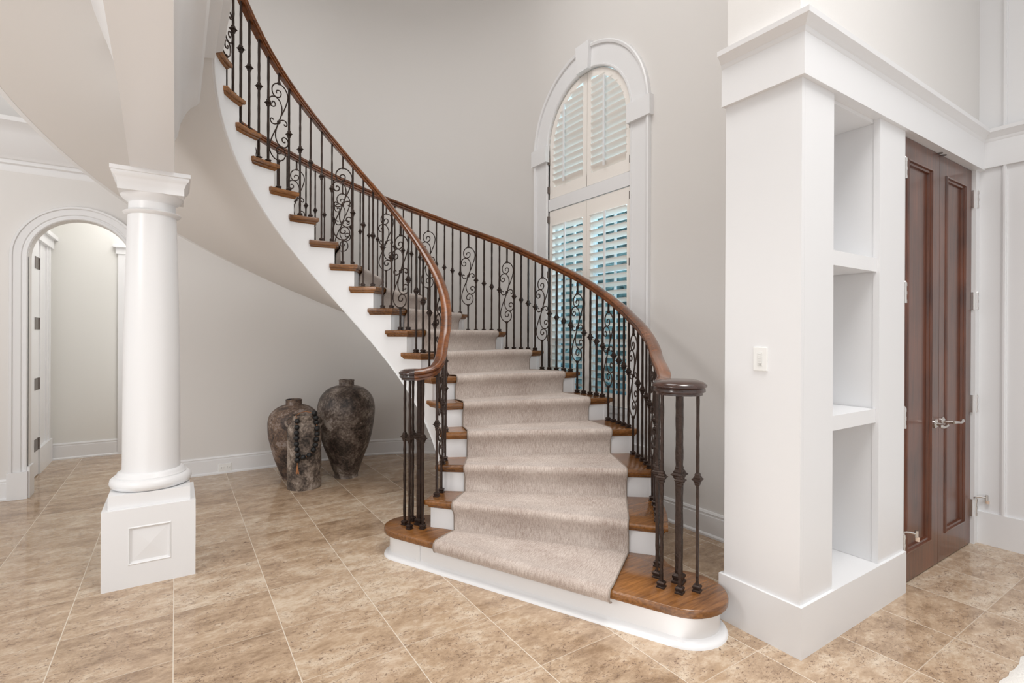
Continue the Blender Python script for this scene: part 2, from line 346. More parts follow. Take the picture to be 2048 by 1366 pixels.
def shutter(label,u0,u1,z0,z1,arched,pitch,tilt,rod_u,hs):
    """one louvred leaf; u0<u1 along the wall"""
    t=thing('window_shutter',label,'shutter',(2.96,(u0+u1)/2,z0),0,'louvered shutters in the tall window')
    ox,oy,oz=t.location
    W=lambda u,z,d:(-d+(2.96-ox),u-oy,z-oz)
    st=.05;d0,d1=-.045,-.012
    def wb(bm,a0,a1,b0,b1,e0=d0,e1=d1): p=W(a0,b0,e1);q=W(a1,b1,e0);box(bm,min(p[0],q[0]),max(p[0],q[0]),min(p[1],q[1]),max(p[1],q[1]),p[2],q[2])
    bm=B();topr=.135 if not arched else .06;botr=.10
    def zt(u,inset=0):
        rr=WR-.006-inset
        return WS+math.sqrt(max(0,rr*rr-(u-WC)**2))
    outer_is_lo = u0<WC-.1
    if not arched:
        wb(bm,u0,u0+st,z0,z1);wb(bm,u1-st,u1,z0,z1);wb(bm,u0+st,u1-st,z1-topr,z1);wb(bm,u0+st,u1-st,z0,z0+botr)
    else:
        # straight centre stile, outer stile that follows the arch
        ci=(u1-st,u1) if outer_is_lo else (u0,u0+st)
        N_=8;
        loops=[]
        for k in range(N_+1):
            u=ci[0]+(ci[1]-ci[0])*k/N_
            loops.append([W(u,z0,d1-.0015),W(u,zt(u,.055),d1-.0015),W(u,zt(u,.055),d0+.0015),W(u,z0,d0+.0015)])
        loft(bm,loops)
        sgn=-1 if outer_is_lo else 1
        path=[(WC+sgn*(WR-.006),z0,sgn,0)]
        for k in range(25):
            a=(PI/2-.004)*k/24;path.append((WC+sgn*(WR-.006)*math.cos(a),WS+(WR-.006)*math.sin(a),sgn*math.cos(a),math.sin(a)))
        loops=[[W(u,z,d1),W(u-du*.06,z-dz*.06,d1),W(u-du*.06,z-dz*.06,d0),W(u,z,d0)] for u,z,du,dz in path]
        loft(bm,loops)
        wb(bm,u0+.0,u1-.0,z0,z0+botr,d0+.001,d1-.001)
    obj('shutter_frame',bm,TRIM2,t)
    # louvres
    bm=B();z=z0+botr+pitch*.55
    zmax=(z1-topr-pitch*.3) if not arched else z1
    lw,th=.076,.008;ct,sn=math.cos(tilt),math.sin(tilt)
    while z<zmax:
        a0,a1=u0+st,u1-st
        if arched:
            rr=WR-.066;h=z-WS
            if h>0:
                if h>=rr-.03: break
                x=math.sqrt(rr*rr-h*h)
                if outer_is_lo: a0=max(a0,WC-x)
                else: a1=min(a1,WC+x)
                if a1-a0<.03: break
        prof=[]
        for k in range(10):
            an=2*PI*k/10;px=lw/2*math.cos(an);pz=th/2*math.sin(an)*1.1
            prof.append((px*ct-pz*sn,px*sn+pz*ct))
        loft(bm,[[W(a,z+q,-.03+p) for p,q in prof] for a in (a0,a1)])
        z+=pitch
    lo=autosm(obj('louvers',bm,TRIM2,t),40)
    bm=B();zr0=z0+botr-.005;zr1=z-pitch*.8
    if arched: zr1=min(zr1,WS+math.sqrt(max(0,(WR-.07)**2-(rod_u-WC)**2)))
    wb(bm,rod_u-.008,rod_u+.008,zr0+.02,zr1,.006,.018)
    obj('tilt_rod',bm,TRIM,t)
    for hz,u in hs:
        bm=B();wb(bm,u-.006,u+.006,hz-.03,hz+.03,-.012,.012);obj('hinge',bm,PEWTER,t)
    return t
uL,uR=WC-WR+.004,WC+WR-.004
shutter('arched white louvered shutter on the upper right half of the tall window',uL,WC-.002,2.615,WS+WR,True,.061,math.radians(52),WC-.235,[(2.70,uL),(2.97,uL)])
shutter('arched white louvered shutter on the upper left half of the tall window',WC+.002,uR,2.615,WS+WR,True,.061,math.radians(50),WC+.29,[(2.70,uR),(2.97,uR)])
shutter('tall rectangular white louvered shutter on the lower right half of the window',uL,WC-.002,.75,2.495,False,.066,math.radians(22),WC-.25,[(2.42,uL),(1.9,uL),(1.3,uL),(.85,uL)])
shutter('tall rectangular white louvered shutter on the lower left half of the window',WC+.002,uR,.75,2.495,False,.066,math.radians(24),WC+.27,[(2.42,uR),(1.9,uR),(1.3,uR)])
# garden outside
HEDGE=mat('hedge_leaves',(150,180,182),.8,bump=1,bscale=20,var=.8,vscale=7)
bm=B();rows=[]
for i in range(61):
    r_=[]
    for j in range(41):
        y=-1+i*.2;z=-.1+j*.13
        x=6.2+.35*math.sin(i*.9+j*.31)*math.cos(j*.7-i*.2)+random.uniform(-.18,.18)+(.08*j if j>20 else 0)*.3
        r_.append((x,y,z))
    rows.append(r_)
loft(bm,rows,False,False,False)
h=obj('garden_hedge',bm,HEDGE);tag(h,'green garden hedge seen through the louvers outside the tall window','hedge')
bm=B();box(bm,3.2,6.6,-1,9,-.12,-.02);ter=obj('terrace',bm,mat('blue_terrace',(70,150,190),.4,var=.3,vscale=3));struct(ter);ter.name='terrace_slab'  # blue terrace ground outside the window, not a trim piece

# ------------------------------------------------------------ staircase
RI=.1697
IC=V((.868,3.393));OC=V((.941,3.253));DY=33.238
IA={1:-36,2:-22.4,3:-8.8,4:5.4,5:19.5,6:33.18,7:46.39,8:58.94,9:71.07,10:83.24,11:95.56,12:107.74,13:119.94,14:132.26,15:144.73,16:156.97,17:169.5,18:181.9,19:194.3,20:206.7,21:219.1,22:231.5}
OA={1:-31.5,2:-18.24,3:-4.5,4:9.24,5:21.43,6:34.31,7:47.52,8:59.89,9:72.82,10:85.66,11:98.5,12:111.3,13:124.1,14:136.9,15:149.7,16:162.5,17:175.2,18:188,19:200.8,20:213.6,21:226.4,22:239.2}
def ang(T,f):
    k=int(math.floor(f));k=max(1,min(21,k));return math.radians(T[k]+(T[k+1]-T[k])*(f-k)-DY)
def I(f,r=.663,z=0): a=ang(IA,f);return V((IC.x+r*math.cos(a),IC.y+r*math.sin(a),z))
def O(f,r=1.90,z=0): a=ang(OA,f);return V((OC.x+r*math.cos(a),OC.y+r*math.sin(a),z))
stair=thing('staircase','curved white staircase with wooden treads sweeping up to the left in front of the window','staircase',(0,0,0))
def tread_loop(n,ins,z):
    fi,fo=ins/.148,ins/.42
    p=[I(n+fi,.663+ins,z),O(n+fo,1.90-ins,z)]
    for k in range(1,9): p.append(O(n+fo+(1.12-fo)*k/8,1.90-ins,z))
    p.append(I(n+1.25,.70,z));p.append(I(n+1.46-fi*.5,.70,z))
    for k in range(8): p.append(I(n+1.46-fi*.5-(1.46-fi*1.5)*k/8,.663+ins,z))
    return p
NT=19
for n in range(2,NT+1):
    bm=B();z=n*RI
    loft(bm,[tread_loop(n,i_,z+d) for i_,d in ((.006,0),(.0015,-.002),(0,-.007),(0,-.025),(.004,-.031),(.014,-.032),(.014,-.038),(.024,-.050))])
    autosm(obj('tread',bm,TREADW,stair),50)
for n in range(2,NT+1):
    bm=B();a,b=I(n+.2,.70),O(n+.07,1.865);c,d=I(n+.3,.70),O(n+.10,1.865)
    z0,z1=(n-1)*RI,n*RI-.03
    loft(bm,[[V((p.x,p.y,z)) for p in (a,b,d,c)] for z in (z0,z1)])
    obj('riser',bm,TRIM,stair)
SD=.48
def stringer(name,F,r0,r1,f0,fo):
    bm=B()
    n=1
    for n in range(1,NT+2):
        s,e=n+fo,n+1+fo
        if n==1: s=f0
        K=8
        for k in range(K):
            fa=s+(e-s)*k/K;fb=s+(e-s)*(k+1)/K
            zt=n*RI-.03 if n<=NT else n*RI
            za,zb=max(0,fa*RI-SD),max(0,fb*RI-SD)
            loft(bm,[[F(fa,r0,za),F(fa,r1,za),F(fa,r1,zt),F(fa,r0,zt)],[F(fb,r0,zb),F(fb,r1,zb),F(fb,r1,zt),F(fb,r0,zt)]],k==0,k==K-1)
    bmesh.ops.remove_doubles(bm,verts=bm.verts,dist=1e-5)
    return autosm(obj(name,bm,TRIM,stair),25)
stringer('inner_stringer',I,.69,.72,1.3,.2)
stringer('outer_stringer',O,1.84,1.87,1.25,.07)
bm=B();fs=[2.83+(21.5-2.83)*k/160 for k in range(161)]
tube(bm,[I(f,.688,f*RI-SD+.002) for f in fs],.006,6);autosm(obj('edge_bead',bm,TRIM,stair))
bm=B();rows=[]
for f in fs: 
    a,b=I(f,.70,f*RI-SD),O(f,1.87,f*RI-SD);rows.append([a.lerp(b,k/6) for k in range(7)])
loft(bm,rows,False,False,False);s_=obj('soffit',bm,WALL,stair,True)
# bullnose starting step
def bull(ins,z,extra=0):
    lc=ba(-.622,3.135);rc=ba(.785,2.345);p=[]
    rl,rr=.150-ins+extra,.193-ins+extra
    def P(c,r,deg): a=math.radians(deg)-YAW;return V((c[0]+r*math.cos(a),c[1]+r*math.sin(a),z))
    q=ba(-.50,3.30-ins);p.append(V((q[0],q[1],z)))
    for k in range(17): p.append(P(lc,rl,96+(238.5-96)*k/16))
    for k in range(21): p.append(P(rc,rr,238.5+(438-238.5)*k/20))
    for x,y in ((.80-ins,2.60),(.79-ins,2.72),(.3,3.0)): q=ba(x,y);p.append(V((q[0],q[1],z)))
    return p
bm=B();z=RI
loft(bm,[bull(i_,z+d) for i_,d in ((.007,0),(.002,-.003),(0,-.010),(0,-.030),(.004,-.037),(.016,-.038),(.018,-.046),(.03,-.05))]);autosm(obj('bullnose_tread',bm,TREADW,stair),50)
bm=B();loft(bm,[bull(.034,RI-.045),bull(.034,.03),bull(.030,.026),bull(.024,.018),bull(.008,.014),bull(.002,.006),bull(0,0)]);autosm(obj('bullnose_base',bm,TRIM,stair),40)

# carpet runner
def line(n,t):
    if n==1:
        a=V((*ba(-.424,2.85),0));b=V((*ba(.448,2.315),0))
        return a.lerp(b,t),(b-a)
    a,b=I(n),O(n);TL=.134 if n<6 else .15;TR=.855 if n<6 else .877
    return a.lerp(b,TL+(TR-TL)*t),(b-a)
bm=B();uvl=bm.loops.layers.uv.new('UVMap')
st_=[]   # rows of (points, arclength)
NX=16;acc=0;prevmid=None
for n in range(1,NT+1):
    prof=[(-.022,(n-1)*RI+.004),(-.020,n*RI-.075),(-.004,n*RI-.05),(.009,n*RI-.034),(.013,n*RI-.018),(.011,n*RI-.005),(.004,n*RI+.004),(-.008,n*RI+.009),(-.03,n*RI+.010)]
    if n==1: prof=[(-.014,.112),(.004,.118),(.012,.132),(.014,.15),(.011,.164),(.004,.174),(-.008,.180),(-.03,.181)]
    for d,z in prof:
        row=[]
        for k in range(NX+1):
            p,dr=line(n,k/NX);nf=V((dr.y,-dr.x,0)).normalized()
            row.append(V((p.x+nf.x*d,p.y+nf.y*d,z)))
        mid=row[NX//2]
        if prevmid is not None: acc+=(mid-prevmid).length
        prevmid=mid;st_.append((row,acc))
vs=[[bm.verts.new(p) for p in r] for r,_ in st_]
for i in range(len(vs)-1):
    wa=(st_[i][0][0]-st_[i][0][-1]).length;wb_=(st_[i+1][0][0]-st_[i+1][0][-1]).length
    for k in range(NX):
        f=bm.faces.new((vs[i][k],vs[i][k+1],vs[i+1][k+1],vs[i+1][k]))
        uv=[(k/NX*wa,st_[i][1]),((k+1)/NX*wa,st_[i][1]),((k+1)/NX*wb_,st_[i+1][1]),(k/NX*wb_,st_[i+1][1])]
        for l,q in zip(f.loops,uv): l[uvl].uv=q
run=obj('carpet_runner',bm,CARPET,None,True)
tag(run,'beige carpet runner laid down the middle of the curved staircase','carpet')
for side in (0,NX):
    bm=B();tube(bm,[r[side] for r,_ in st_],.004,5);autosm(obj('bound_edge',bm,CEDGE,run))

# ------------------------------------------------------------ balustrades
def bar(bm,x,y,z0,z1,h,rot=0,wob=.0006):
    n=max(2,int((z1-z0)/.03));loops=[]
    for i in range(n+1):
        z=z0+(z1-z0)*i/n;w=h+(random.uniform(-wob,wob) if 0<i<n else 0)
        loops.append([V((x+w*(cx*math.cos(rot)-cy*math.sin(rot)),y+w*(cx*math.sin(rot)+cy*math.cos(rot)),z)) for cx,cy in ((-1,-1),(1,-1),(1,1),(-1,1))])
    loft(bm,loops)
def sq(bm,x,y,prof,rot):
    loft(bm,[[V((x+w*(cx*math.cos(rot)-cy*math.sin(rot)),y+w*(cx*math.sin(rot)+cy*math.cos(rot)),z)) for cx,cy in ((-1,-1),(1,-1),(1,1),(-1,1))] for w,z in prof])
def knuckle_bm(x,y,z,rot,s=1):
    bm=B();sq(bm,x,y,[(.0075*s,z-.026*s),(.010*s,z-.020*s),(.0095*s,z-.014*s),(.014*s,z-.008*s),(.0135*s,z-.005*s),(.0195*s,z-.001),(.0195*s,z+.002),(.0135*s,z+.006*s),(.014*s,z+.009*s),(.0095*s,z+.015*s),(.010*s,z+.02*s),(.0075*s,z+.026*s)],rot);return bm
def shoe_bm(x,y,z,rot,s=1):
    bm=B();sq(bm,x,y,[(.0165*s,z),(.0165*s,z+.006*s),(.013*s,z+.008*s),(.013*s,z+.013*s),(.0155*s,z+.016*s),(.0155*s,z+.022*s),(.0095*s,z+.027*s)],rot);return bm
CA=[(222,232),(215,222),(222,206),(240,200),(257,208),(262,230),(252,254),(230,266),(205,264),(183,245),(175,212),(180,180),(203,150),(240,138),(285,152),(318,195),(327,245),(310,315),(283,385),(255,445),(240,490)]
CBp=[(180,330),(180,318),(196,318),(207,334),(203,354),(183,364),(160,354),(148,328),(153,297),(175,275),(210,268),(245,290),(267,335),(270,385),(258,440),(240,490)]
CCp=[(190,486),(183,476),(170,474),(160,487),(166,508),(185,520),(212,515),(232,500),(240,490)]
def scroll_full(C):
    return C+[(480-x,980-y) for x,y in reversed(C[:-1])]
SCR=[catmull([((x-240)*.00079,0,(490-y)*.00079) for x,y in scroll_full(C)],4) for C in (CA,CBp,CCp)]
def scroll_bm(x,y,zc,rot,mirror,bm):
    for P in SCR: tube(bm,[V((x+p.x*math.cos(rot)*mirror,y+p.x*math.sin(rot)*mirror,zc+p.z)) for p in P],.0046,6)
    sq(bm,x,y,[(.006,zc-.012),(.009,zc-.008),(.009,zc+.008),(.006,zc+.012)],rot)
    return bm
def baluster(parent,x,y,z0,z1,zk,rot,kind,mirror=1):
    bm=B()
    if kind=='plain': bar(bm,x,y,z0,z1,.0062,rot)
    else:
        bar(bm,x,y,z0,zk-.275,.0062,rot);bar(bm,x,y,zk+.275,z1,.0062,rot)
        sq(bm,x,y,[(.0062,zk+.272),(.0095,zk+.277),(.0095,zk+.287),(.0062,zk+.292)],rot)
        sq(bm,x,y,[(.0062,zk-.292),(.0095,zk-.287),(.0095,zk-.277),(.0062,zk-.272)],rot)
        scroll_bm(x,y,zk,rot,mirror,bm)
    o=obj('baluster',bm,IRON,parent)
    if kind=='plain': obj('knuckle',knuckle_bm(x,y,zk,rot),IRON,o)
    else: autosm(o,40)
    obj('shoe',shoe_bm(x,y,z0,rot),IRON,o)
RAILP=[(-.021,-.034),(-.021,-.024),(-.030,-.018),(-.030,-.006),(-.026,-.002),(-.033,.004),(-.034,.014),(-.027,.024),(-.013,.030),(0,.032),(.013,.030),(.027,.024),(.034,.014),(.033,.004),(.026,-.002),(.030,-.006),(.030,-.018),(.021,-.024),(.021,-.034)]
BR=.705;HRI=.735
def hr_in(f): return HRI if f<12 else HRI-.012*(f-12)*.5
inner=thing('balustrade','wrought iron balustrade with scrolls and wooden handrail on the inner left side of the stairs','balustrade',(0,0,0),0,'iron stair balustrades')
def rail_path_in():
    pts=[];f=21.0
    while f>3.0: p=I(f,BR,f*RI+hr_in(f));pts.append(p);f-=.25
    for x,y,z in ((-.431,3.16,1.215),(-.436,3.09,1.160),(-.463,3.035,1.118),(-.510,3.004,1.098),(-.565,2.998,1.090)): 
        q=ba(x,y);pts.append(V((q[0],q[1],z)))
    return pts
P=catmull(rail_path_in(),3);bm=B();sweep(bm,P,hframes(P),RAILP);autosm(obj('handrail',bm,RAILW,inner),40)
cx,cy=ba(-.590,3.085)
CAPP=[(.01,1.118),(.06,1.116),(.078,1.108),(.088,1.097),(.088,1.090),(.080,1.084),(.083,1.078),(.083,1.068),(.072,1.062),(.072,1.054),(.01,1.054)]
bm=B();lathe(bm,[(r,z+.0) for r,z in CAPP],40,(cx,cy,0));autosm(obj('volute_cap',bm,CAPW,inner),50)
for n in range(2,NT+1):
    fb=min(.98,.66+.035*(n-7)) if n>=7 else .66-.0*(7-n)
    if n==2: fb=1.0
    for k,f in enumerate((fb-.5,fb)):
        ff=n+f;p=I(ff,BR);z1=ff*RI+hr_in(ff)-.03;a=ang(IA,ff)+PI/2
        sc_=(n%3==2) and k==1
        baluster(inner,p.x,p.y,n*RI,z1,(n+f)*RI+.355 if not sc_ else ff*RI+.335,a,'scroll' if sc_ else 'plain',-1)
def post(parent,x,y,z0,z1,h,zk,rot,s):
    bm=B();bar(bm,x,y,z0,z1,h,rot,.001);o=obj('newel_bar',bm,IRON,parent)
    obj('knuckle',knuckle_bm(x,y,zk,rot,s),IRON,o);obj('shoe',shoe_bm(x,y,z0,rot,s),IRON,o)
for (x,y,big) in ((-.649,3.119,0),(-.605,3.050,0),(-.612,3.182,0),(-.559,3.125,1),(-.527,3.052,0)):
    q=ba(x,y)
    post(inner,q[0],q[1],RI,1.058,.013 if big else .0058,RI+.535,.5,1.5 if big else 1.0)
outer=thing('balustrade','wrought iron balustrade with scrolls and wooden handrail on the outer right side of the stairs','balustrade',(0,0,0),0,'iron stair balustrades')
OR=1.845
def hr_out(f): 
    T=[(1,.76),(4,.765),(5,.775),(6,.80),(8,.825),(10,.815),(12,.78),(14,.755),(22,.74)]
    for (a,x),(b,y) in zip(T,T[1:]):
        if f<=b: return x+(y-x)*max(0,(f-a))/(b-a)
    return .74
pts=[];f=21.0
while f>2.4: pts.append(O(f,OR,f*RI+hr_out(f)));f-=.25
for x,y,z in ((.775,2.62,1.125),(.745,2.53,1.098),(.715,2.45,1.090),(.72,2.40,1.088)): q=ba(x,y);pts.append(V((q[0],q[1],z)))
P=catmull(pts,3);bm=B();sweep(bm,P,hframes(P),RAILP);autosm(obj('handrail',bm,RAILW,outer),40)
cx,cy=ba(.778,2.385);bm=B();lathe(bm,[(.01,1.120),(.085,1.118),(.108,1.110),(.122,1.098),(.122,1.090),(.112,1.083),(.116,1.077),(.116,1.067),(.104,1.061),(.104,1.052),(.01,1.052)],48,(cx,cy,0));autosm(obj('volute_cap',bm,CAPW,outer),50)
for n in range(2,17):
    for k in range(5):
        f=.14+.2*k;ff=n+f
        if n==2 and k==0: pass
        p=O(ff,OR);a=ang(OA,ff)+PI/2;z1=ff*RI+hr_out(ff)-.03
        scr=(k==4)
        baluster(outer,p.x,p.y,n*RI,z1,ff*RI+(.37 if not scr else .38),a,'scroll' if scr else 'plain',-1)
for (x,y,big) in ((.697,2.452,0),(.690,2.354,0),(.785,2.400,1),(.757,2.300,0),(.841,2.318,0),(.735,2.57,0)):
    q=ba(x,y)
    post(outer,q[0],q[1],RI,1.058,.014 if big else .0062,RI+.505,.35,1.6 if big else 1.1)

# ------------------------------------------------------------ landing, beam, crown
bm=B()
prof=[(-.007,2.2),(-.007,2.40),(.007,2.425),(.02,2.50),(.045,2.56),(.053,2.575),(.07,2.60),(.10,2.625),(.112,2.646),(.114,2.70),(.122,2.90),(.140,2.906),(.185,2.915),(.190,2.95),(.228,2.97),(.228,3.39),(-.21,3.39),(-.36,2.99),(-.35,2.95),(-.31,2.86),(-.27,2.74),(-.225,2.66),(-.207,2.62),(-.205,2.2)]
st2=[(3.43,0,0),(3.0,.030,.012),(2.4,.075,.03),(1.6,.10,.045),(-1.2,.12,.06)]
loops=[]
for a_,s,l in st2:
    row=[]
    for b_,z in prof:
        dx=0 if b_>-.1 else (l if b_<-.1 and z<2.3 else 0)
        row.append(V((b_+dx,a_,z)))
    loops.append(row)
loft(bm,loops);box(bm,-.205,-.007,3.43,3.70,2.2,2.96);struct(autosm(obj('trim_10',bm,TRIM),20))
bm=B();box(bm,-4.5,-.19,-1.2,3.36,2.97,3.39);struct(obj('ceiling_lower',bm,WALL))
# column
col=thing('column','round white column on a square panelled pedestal at the left of the stairs','column',(-.11,3.525,0))
def lb(bm,x0,x1,y0,y1,z0,z1): box(bm,x0,x1,y0,y1,z0,z1)
bm=B();h=.205
# pedestal body with recessed panels on 4 sides
def panel_face(bm,rot):
    R=Matrix.Rotation(rot,3,'Z')
    w0,w1,z0,z1=-.095,.095,.115,.315
    outer_=[(-h,0),(h,0),(h,.41),(-h,.41)];
    L=[[(w0,z0),(w1,z0),(w1,z1),(w0,z1)]]
    def pt(u,z,d): return R@V((u,-h+d,z))
    O4=[bm.verts.new(pt(u,z,0)) for u,z in outer_]
    prev=O4
    for e,d in ((0,0),(.006,-.004),(.010,.004),(.018,.008)):
        cur=[bm.verts.new(pt(u,z,d)) for u,z in ((w0+e,z0+e),(w1-e,z0+e),(w1-e,z1-e),(w0+e,z1-e))]
        for i in range(4): bm.faces.new((prev[i],prev[(i+1)%4],cur[(i+1)%4],cur[i]))
        prev=cur
    c=bm.verts.new(pt(0,(z0+z1)/2,.001))
    for i in range(4): bm.faces.new((prev[i],prev[(i+1)%4],c))
for k in range(4): panel_face(bm,k*PI/2)
bm.faces.new([bm.verts.new((x,y,.41)) for x,y in ((-h,-h),(h,-h),(h,h),(-h,h))])
bm.faces.new([bm.verts.new((x,y,0)) for x,y in ((-h,-h),(-h,h),(h,h),(h,-h))])
bmesh.ops.remove_doubles(bm,verts=bm.verts,dist=1e-5)
obj('pedestal',bm,TRIM,col)
bm=B();lb(bm,-.18,.18,-.18,.18,.41,.482);obj('plinth',bm,TRIM,col)
bm=B();pr=[(.0,.482),(.17,.482),(.186,.49),(.192,.508),(.188,.528),(.174,.54),(.166,.541),(.166,.547),(.158,.552),(.156,.562),(.146,.568),(.140,.572)]
lathe(bm,pr,64);autosm(obj('column_base',bm,TRIM,col),50)
bm=B();pr=[(.136,.57),(.135,.62),(.134,.9),(.131,1.2),(.126,1.5),(.119,1.8),(.113,1.98)];lathe(bm,pr,64);autosm(obj('shaft',bm,TRIM,col),50)
bm=B();pr=[(.111,1.975),(.118,1.978),(.130,1.984),(.136,1.992),(.130,1.998),(.118,2.002),(.111,2.006),(.109,2.045),(.113,2.05),(.122,2.055),(.142,2.075),(.148,2.085)];lathe(bm,pr,64)
loft(bm,[[V((cx_*w,cy_*w,z)) for cx_,cy_ in ((-1,-1),(1,-1),(1,1),(-1,1))] for w,z in ((.148,2.085),(.148,2.125),(.152,2.13),(.154,2.14),(.160,2.152),(.170,2.162),(.172,2.168),(.172,2.176),(.178,2.179),(.178,2.20))])
autosm(obj('capital',bm,TRIM,col),40)

# ------------------------------------------------------------ bookcase
bx0,by0=2.146,1.112
bc=thing('built_in_bookcase','tall narrow white built-in bookcase beside the dark wooden double doors','bookcase',(0,0,0))
def cb(name,*boxes,m=TRIM):
    bm=B()
    for b_ in boxes: box(bm,*b_)
    return obj(name,bm,m,bc)
cb('plinth_board',(2.134,3.163,1.099,1.48,0,.213))
cb('side_panel',(bx0,2.1695,by0+.0,1.46,.213,2.40))
cb('front_stile',(2.17,2.413,by0,1.14,.213,2.42));cb('front_stile',(2.868,3.163,by0,1.14,.213,2.42))
cb('niche_back',(2.2,3.163,1.40,1.46,.214,2.40));cb('niche_side',(2.398,2.413,1.1405,1.399,.213,2.40));cb('niche_side',(2.872,2.89,1.1405,1.399,.214,2.40));cb('end_panel',(3.15,3.163,1.1405,1.399,.214,2.40))
cb('shelf',(2.4135,2.8675,1.125,1.399,1.640,1.706));cb('shelf',(2.4135,2.8675,1.125,1.399,.903,.969))
cb('niche_top',(2.4135,2.871,1.141,1.399,2.37,2.399))
bm=B();box(bm,2.126,4.34,1.092,1.47,2.388,2.60)
# cornice sweep around the top
path=[(2.126,1.47,0),(2.126,1.092,0),(4.32,1.092,0)]
cp=[(0,2.56),(.004,2.566),(.006,2.58),(.012,2.586),(.020,2.60),(.034,2.612),(.036,2.634),(0,2.636),(-.1,2.636),(-.1,2.57)]
sweep(bm,path,hframes(path),[(-a_,z) for a_,z in cp])
autosm(obj('cornice',bm,TRIM,bc),30)
# side wall band / panelling
bm=B();box(bm,4.318,4.34,-3.2,1.095,2.398,2.60);path=[(4.318,1.092,0),(4.318,-3.2,0)];sweep(bm,path,hframes(path),[(-a_,z) for a_,z in cp if a_>=0]);struct(autosm(obj('trim_11',bm,TRIM),30))
bm=B();box(bm,4.322,4.34,-3.2,1.14,0,.205);struct(obj('baseboard_side',bm,TRIM))
bm=B()
for z0,z1 in ((.205,2.398),(2.64,HT)):
    for y in (1.0,.25,-.5,-1.2): box(bm,4.33,4.34,y-.012,y+.012,z0,z1);box(bm,4.322,4.34,y-.006,y+.004,z0,z1)
struct(obj('trim_12',bm,TRIM))
# ------------------------------------------------------------ doors
bm=B();box(bm,4.268,4.34,1.12,1.2,0,2.40);box(bm,4.25,4.34,1.145,1.2,0,2.40);box(bm,3.163,4.34,1.17,1.2,2.386,2.42);struct(obj('trim_13',bm,TRIM))
def door(name,x0,x1,hx,levx):
    Z0,Z1=.006,2.386;Y=1.14;px0,px1,pz0,pz1=(x0+.095,x1-.105,.155,2.28)
    bm=B();fr=[(x0,Z0),(x1,Z0),(x1,Z1),(x0,Z1)]
    prev=[bm.verts.new((u,Y,z)) for u,z in fr];back=[bm.verts.new((u,Y+.04,z)) for u,z in fr];bm.faces.new(back)
    for i in range(4): bm.faces.new((prev[i],prev[(i+1)%4],back[(i+1)%4],back[i]))
    for e,d in ((0,0),(.004,-.006),(.014,-.008),(.018,.002),(.028,.004),(.032,.016)):
        cur=[bm.verts.new((u,Y+d,z)) for u,z in ((px0+e,pz0+e),(px1-e,pz0+e),(px1-e,pz1-e),(px0+e,pz1-e))]
        for i in range(4): bm.faces.new((prev[i],prev[(i+1)%4],cur[(i+1)%4],cur[i]))
        prev=cur
    o=struct(obj(name,bm,DOORW));bm=B();f=[(px0+.03,pz0+.03),(px1-.03,pz0+.03),(px1-.03,pz1-.03),(px0+.03,pz1-.03)]
    bm.faces.new([bm.verts.new((u,Y+.0155,z)) for u,z in f]);obj('door_panel',bm,DOORW,o)
    return o
d1=door('door_1',3.17,3.722,0,0);d2=door('door_2',3.726,4.262,0,0)
def hinge(par,x,z,stop,side):
    bm=B();tube(bm,[(x,1.122,z-.055),(x,1.122,z+.055)],.008,10)
    for k in range(3): tube(bm,[(x,1.122,z-.055+k*.044),(x,1.122,z-.055+k*.044+.018)],.0095,10)
    box(bm,min(x,x-side*.045),max(x,x-side*.045),1.128,1.1395,z-.055,z+.055);tube(bm,[(x,1.122,z+.055),(x,1.122,z+.062)],[.006,.003],8)
    hobj=autosm(obj('hinge',bm,NICKEL,par),40)
    if stop:
        bm=B();tube(bm,[(x,1.122,z+.066),(x+side*.01,1.10,z+.07),(x+side*.025,1.075,z+.066)],.006,8);tube(bm,[(x,1.122,z+.066),(x-side*.04,1.118,z+.068)],.005,8)
        tube(bm,[(x+side*.025,1.075,z+.048),(x+side*.025,1.075,z+.084)],.008,8);autosm(obj('door_stop',bm,NICKEL,hobj),40)
        bm=B();tube(bm,[(x+side*.027,1.072,z+.030),(x+side*.027,1.072,z+.048)],.010,10);autosm(obj('bumper',bm,RUBBER,hobj),40)
for z in (2.205,1.554,.897,.232):
    hinge(d1,3.196 if z>0 else 0,z,z<.3,1)
    hinge(d2,4.30,z,z<.3,1)
def lever(par,x,z,dirx):
    bm=B();tube(bm,[(x,1.14,z),(x,1.134,z),(x,1.128,z)],[.026,.026,.018],20);tube(bm,[(x,1.13,z),(x,1.085,z)],[.010,.009],12)
    L=[(x,1.085,z),(x+dirx*.02,1.075,z+.001),(x+dirx*.05,1.072,z-.002),(x+dirx*.08,1.073,z-.004),(x+dirx*.105,1.075,z+.002),(x+dirx*.125,1.076,z+.004)]
    tube(bm,catmull(L,4),[.009,.0088,.0085,.008,.0075,.007,.0068,.0065,.0062,.006,.006,.0065,.007,.008,.009,.010,.011,.0105,.009,.007,.004],10)
    autosm(obj('door_handle',bm,NICKEL,par),40)
lever(d1,3.668,.822,-1);lever(d2,3.778,.826,1)
bm=B();tube(bm,[(3.70,1.13,2.384),(3.70,1.13,2.395)],.012,10);obj('catch',bm,PEWTER,d1)
bm=B();tube(bm,[(3.76,1.13,2.384),(3.76,1.13,2.395)],.012,10);obj('catch',bm,PEWTER,d2)

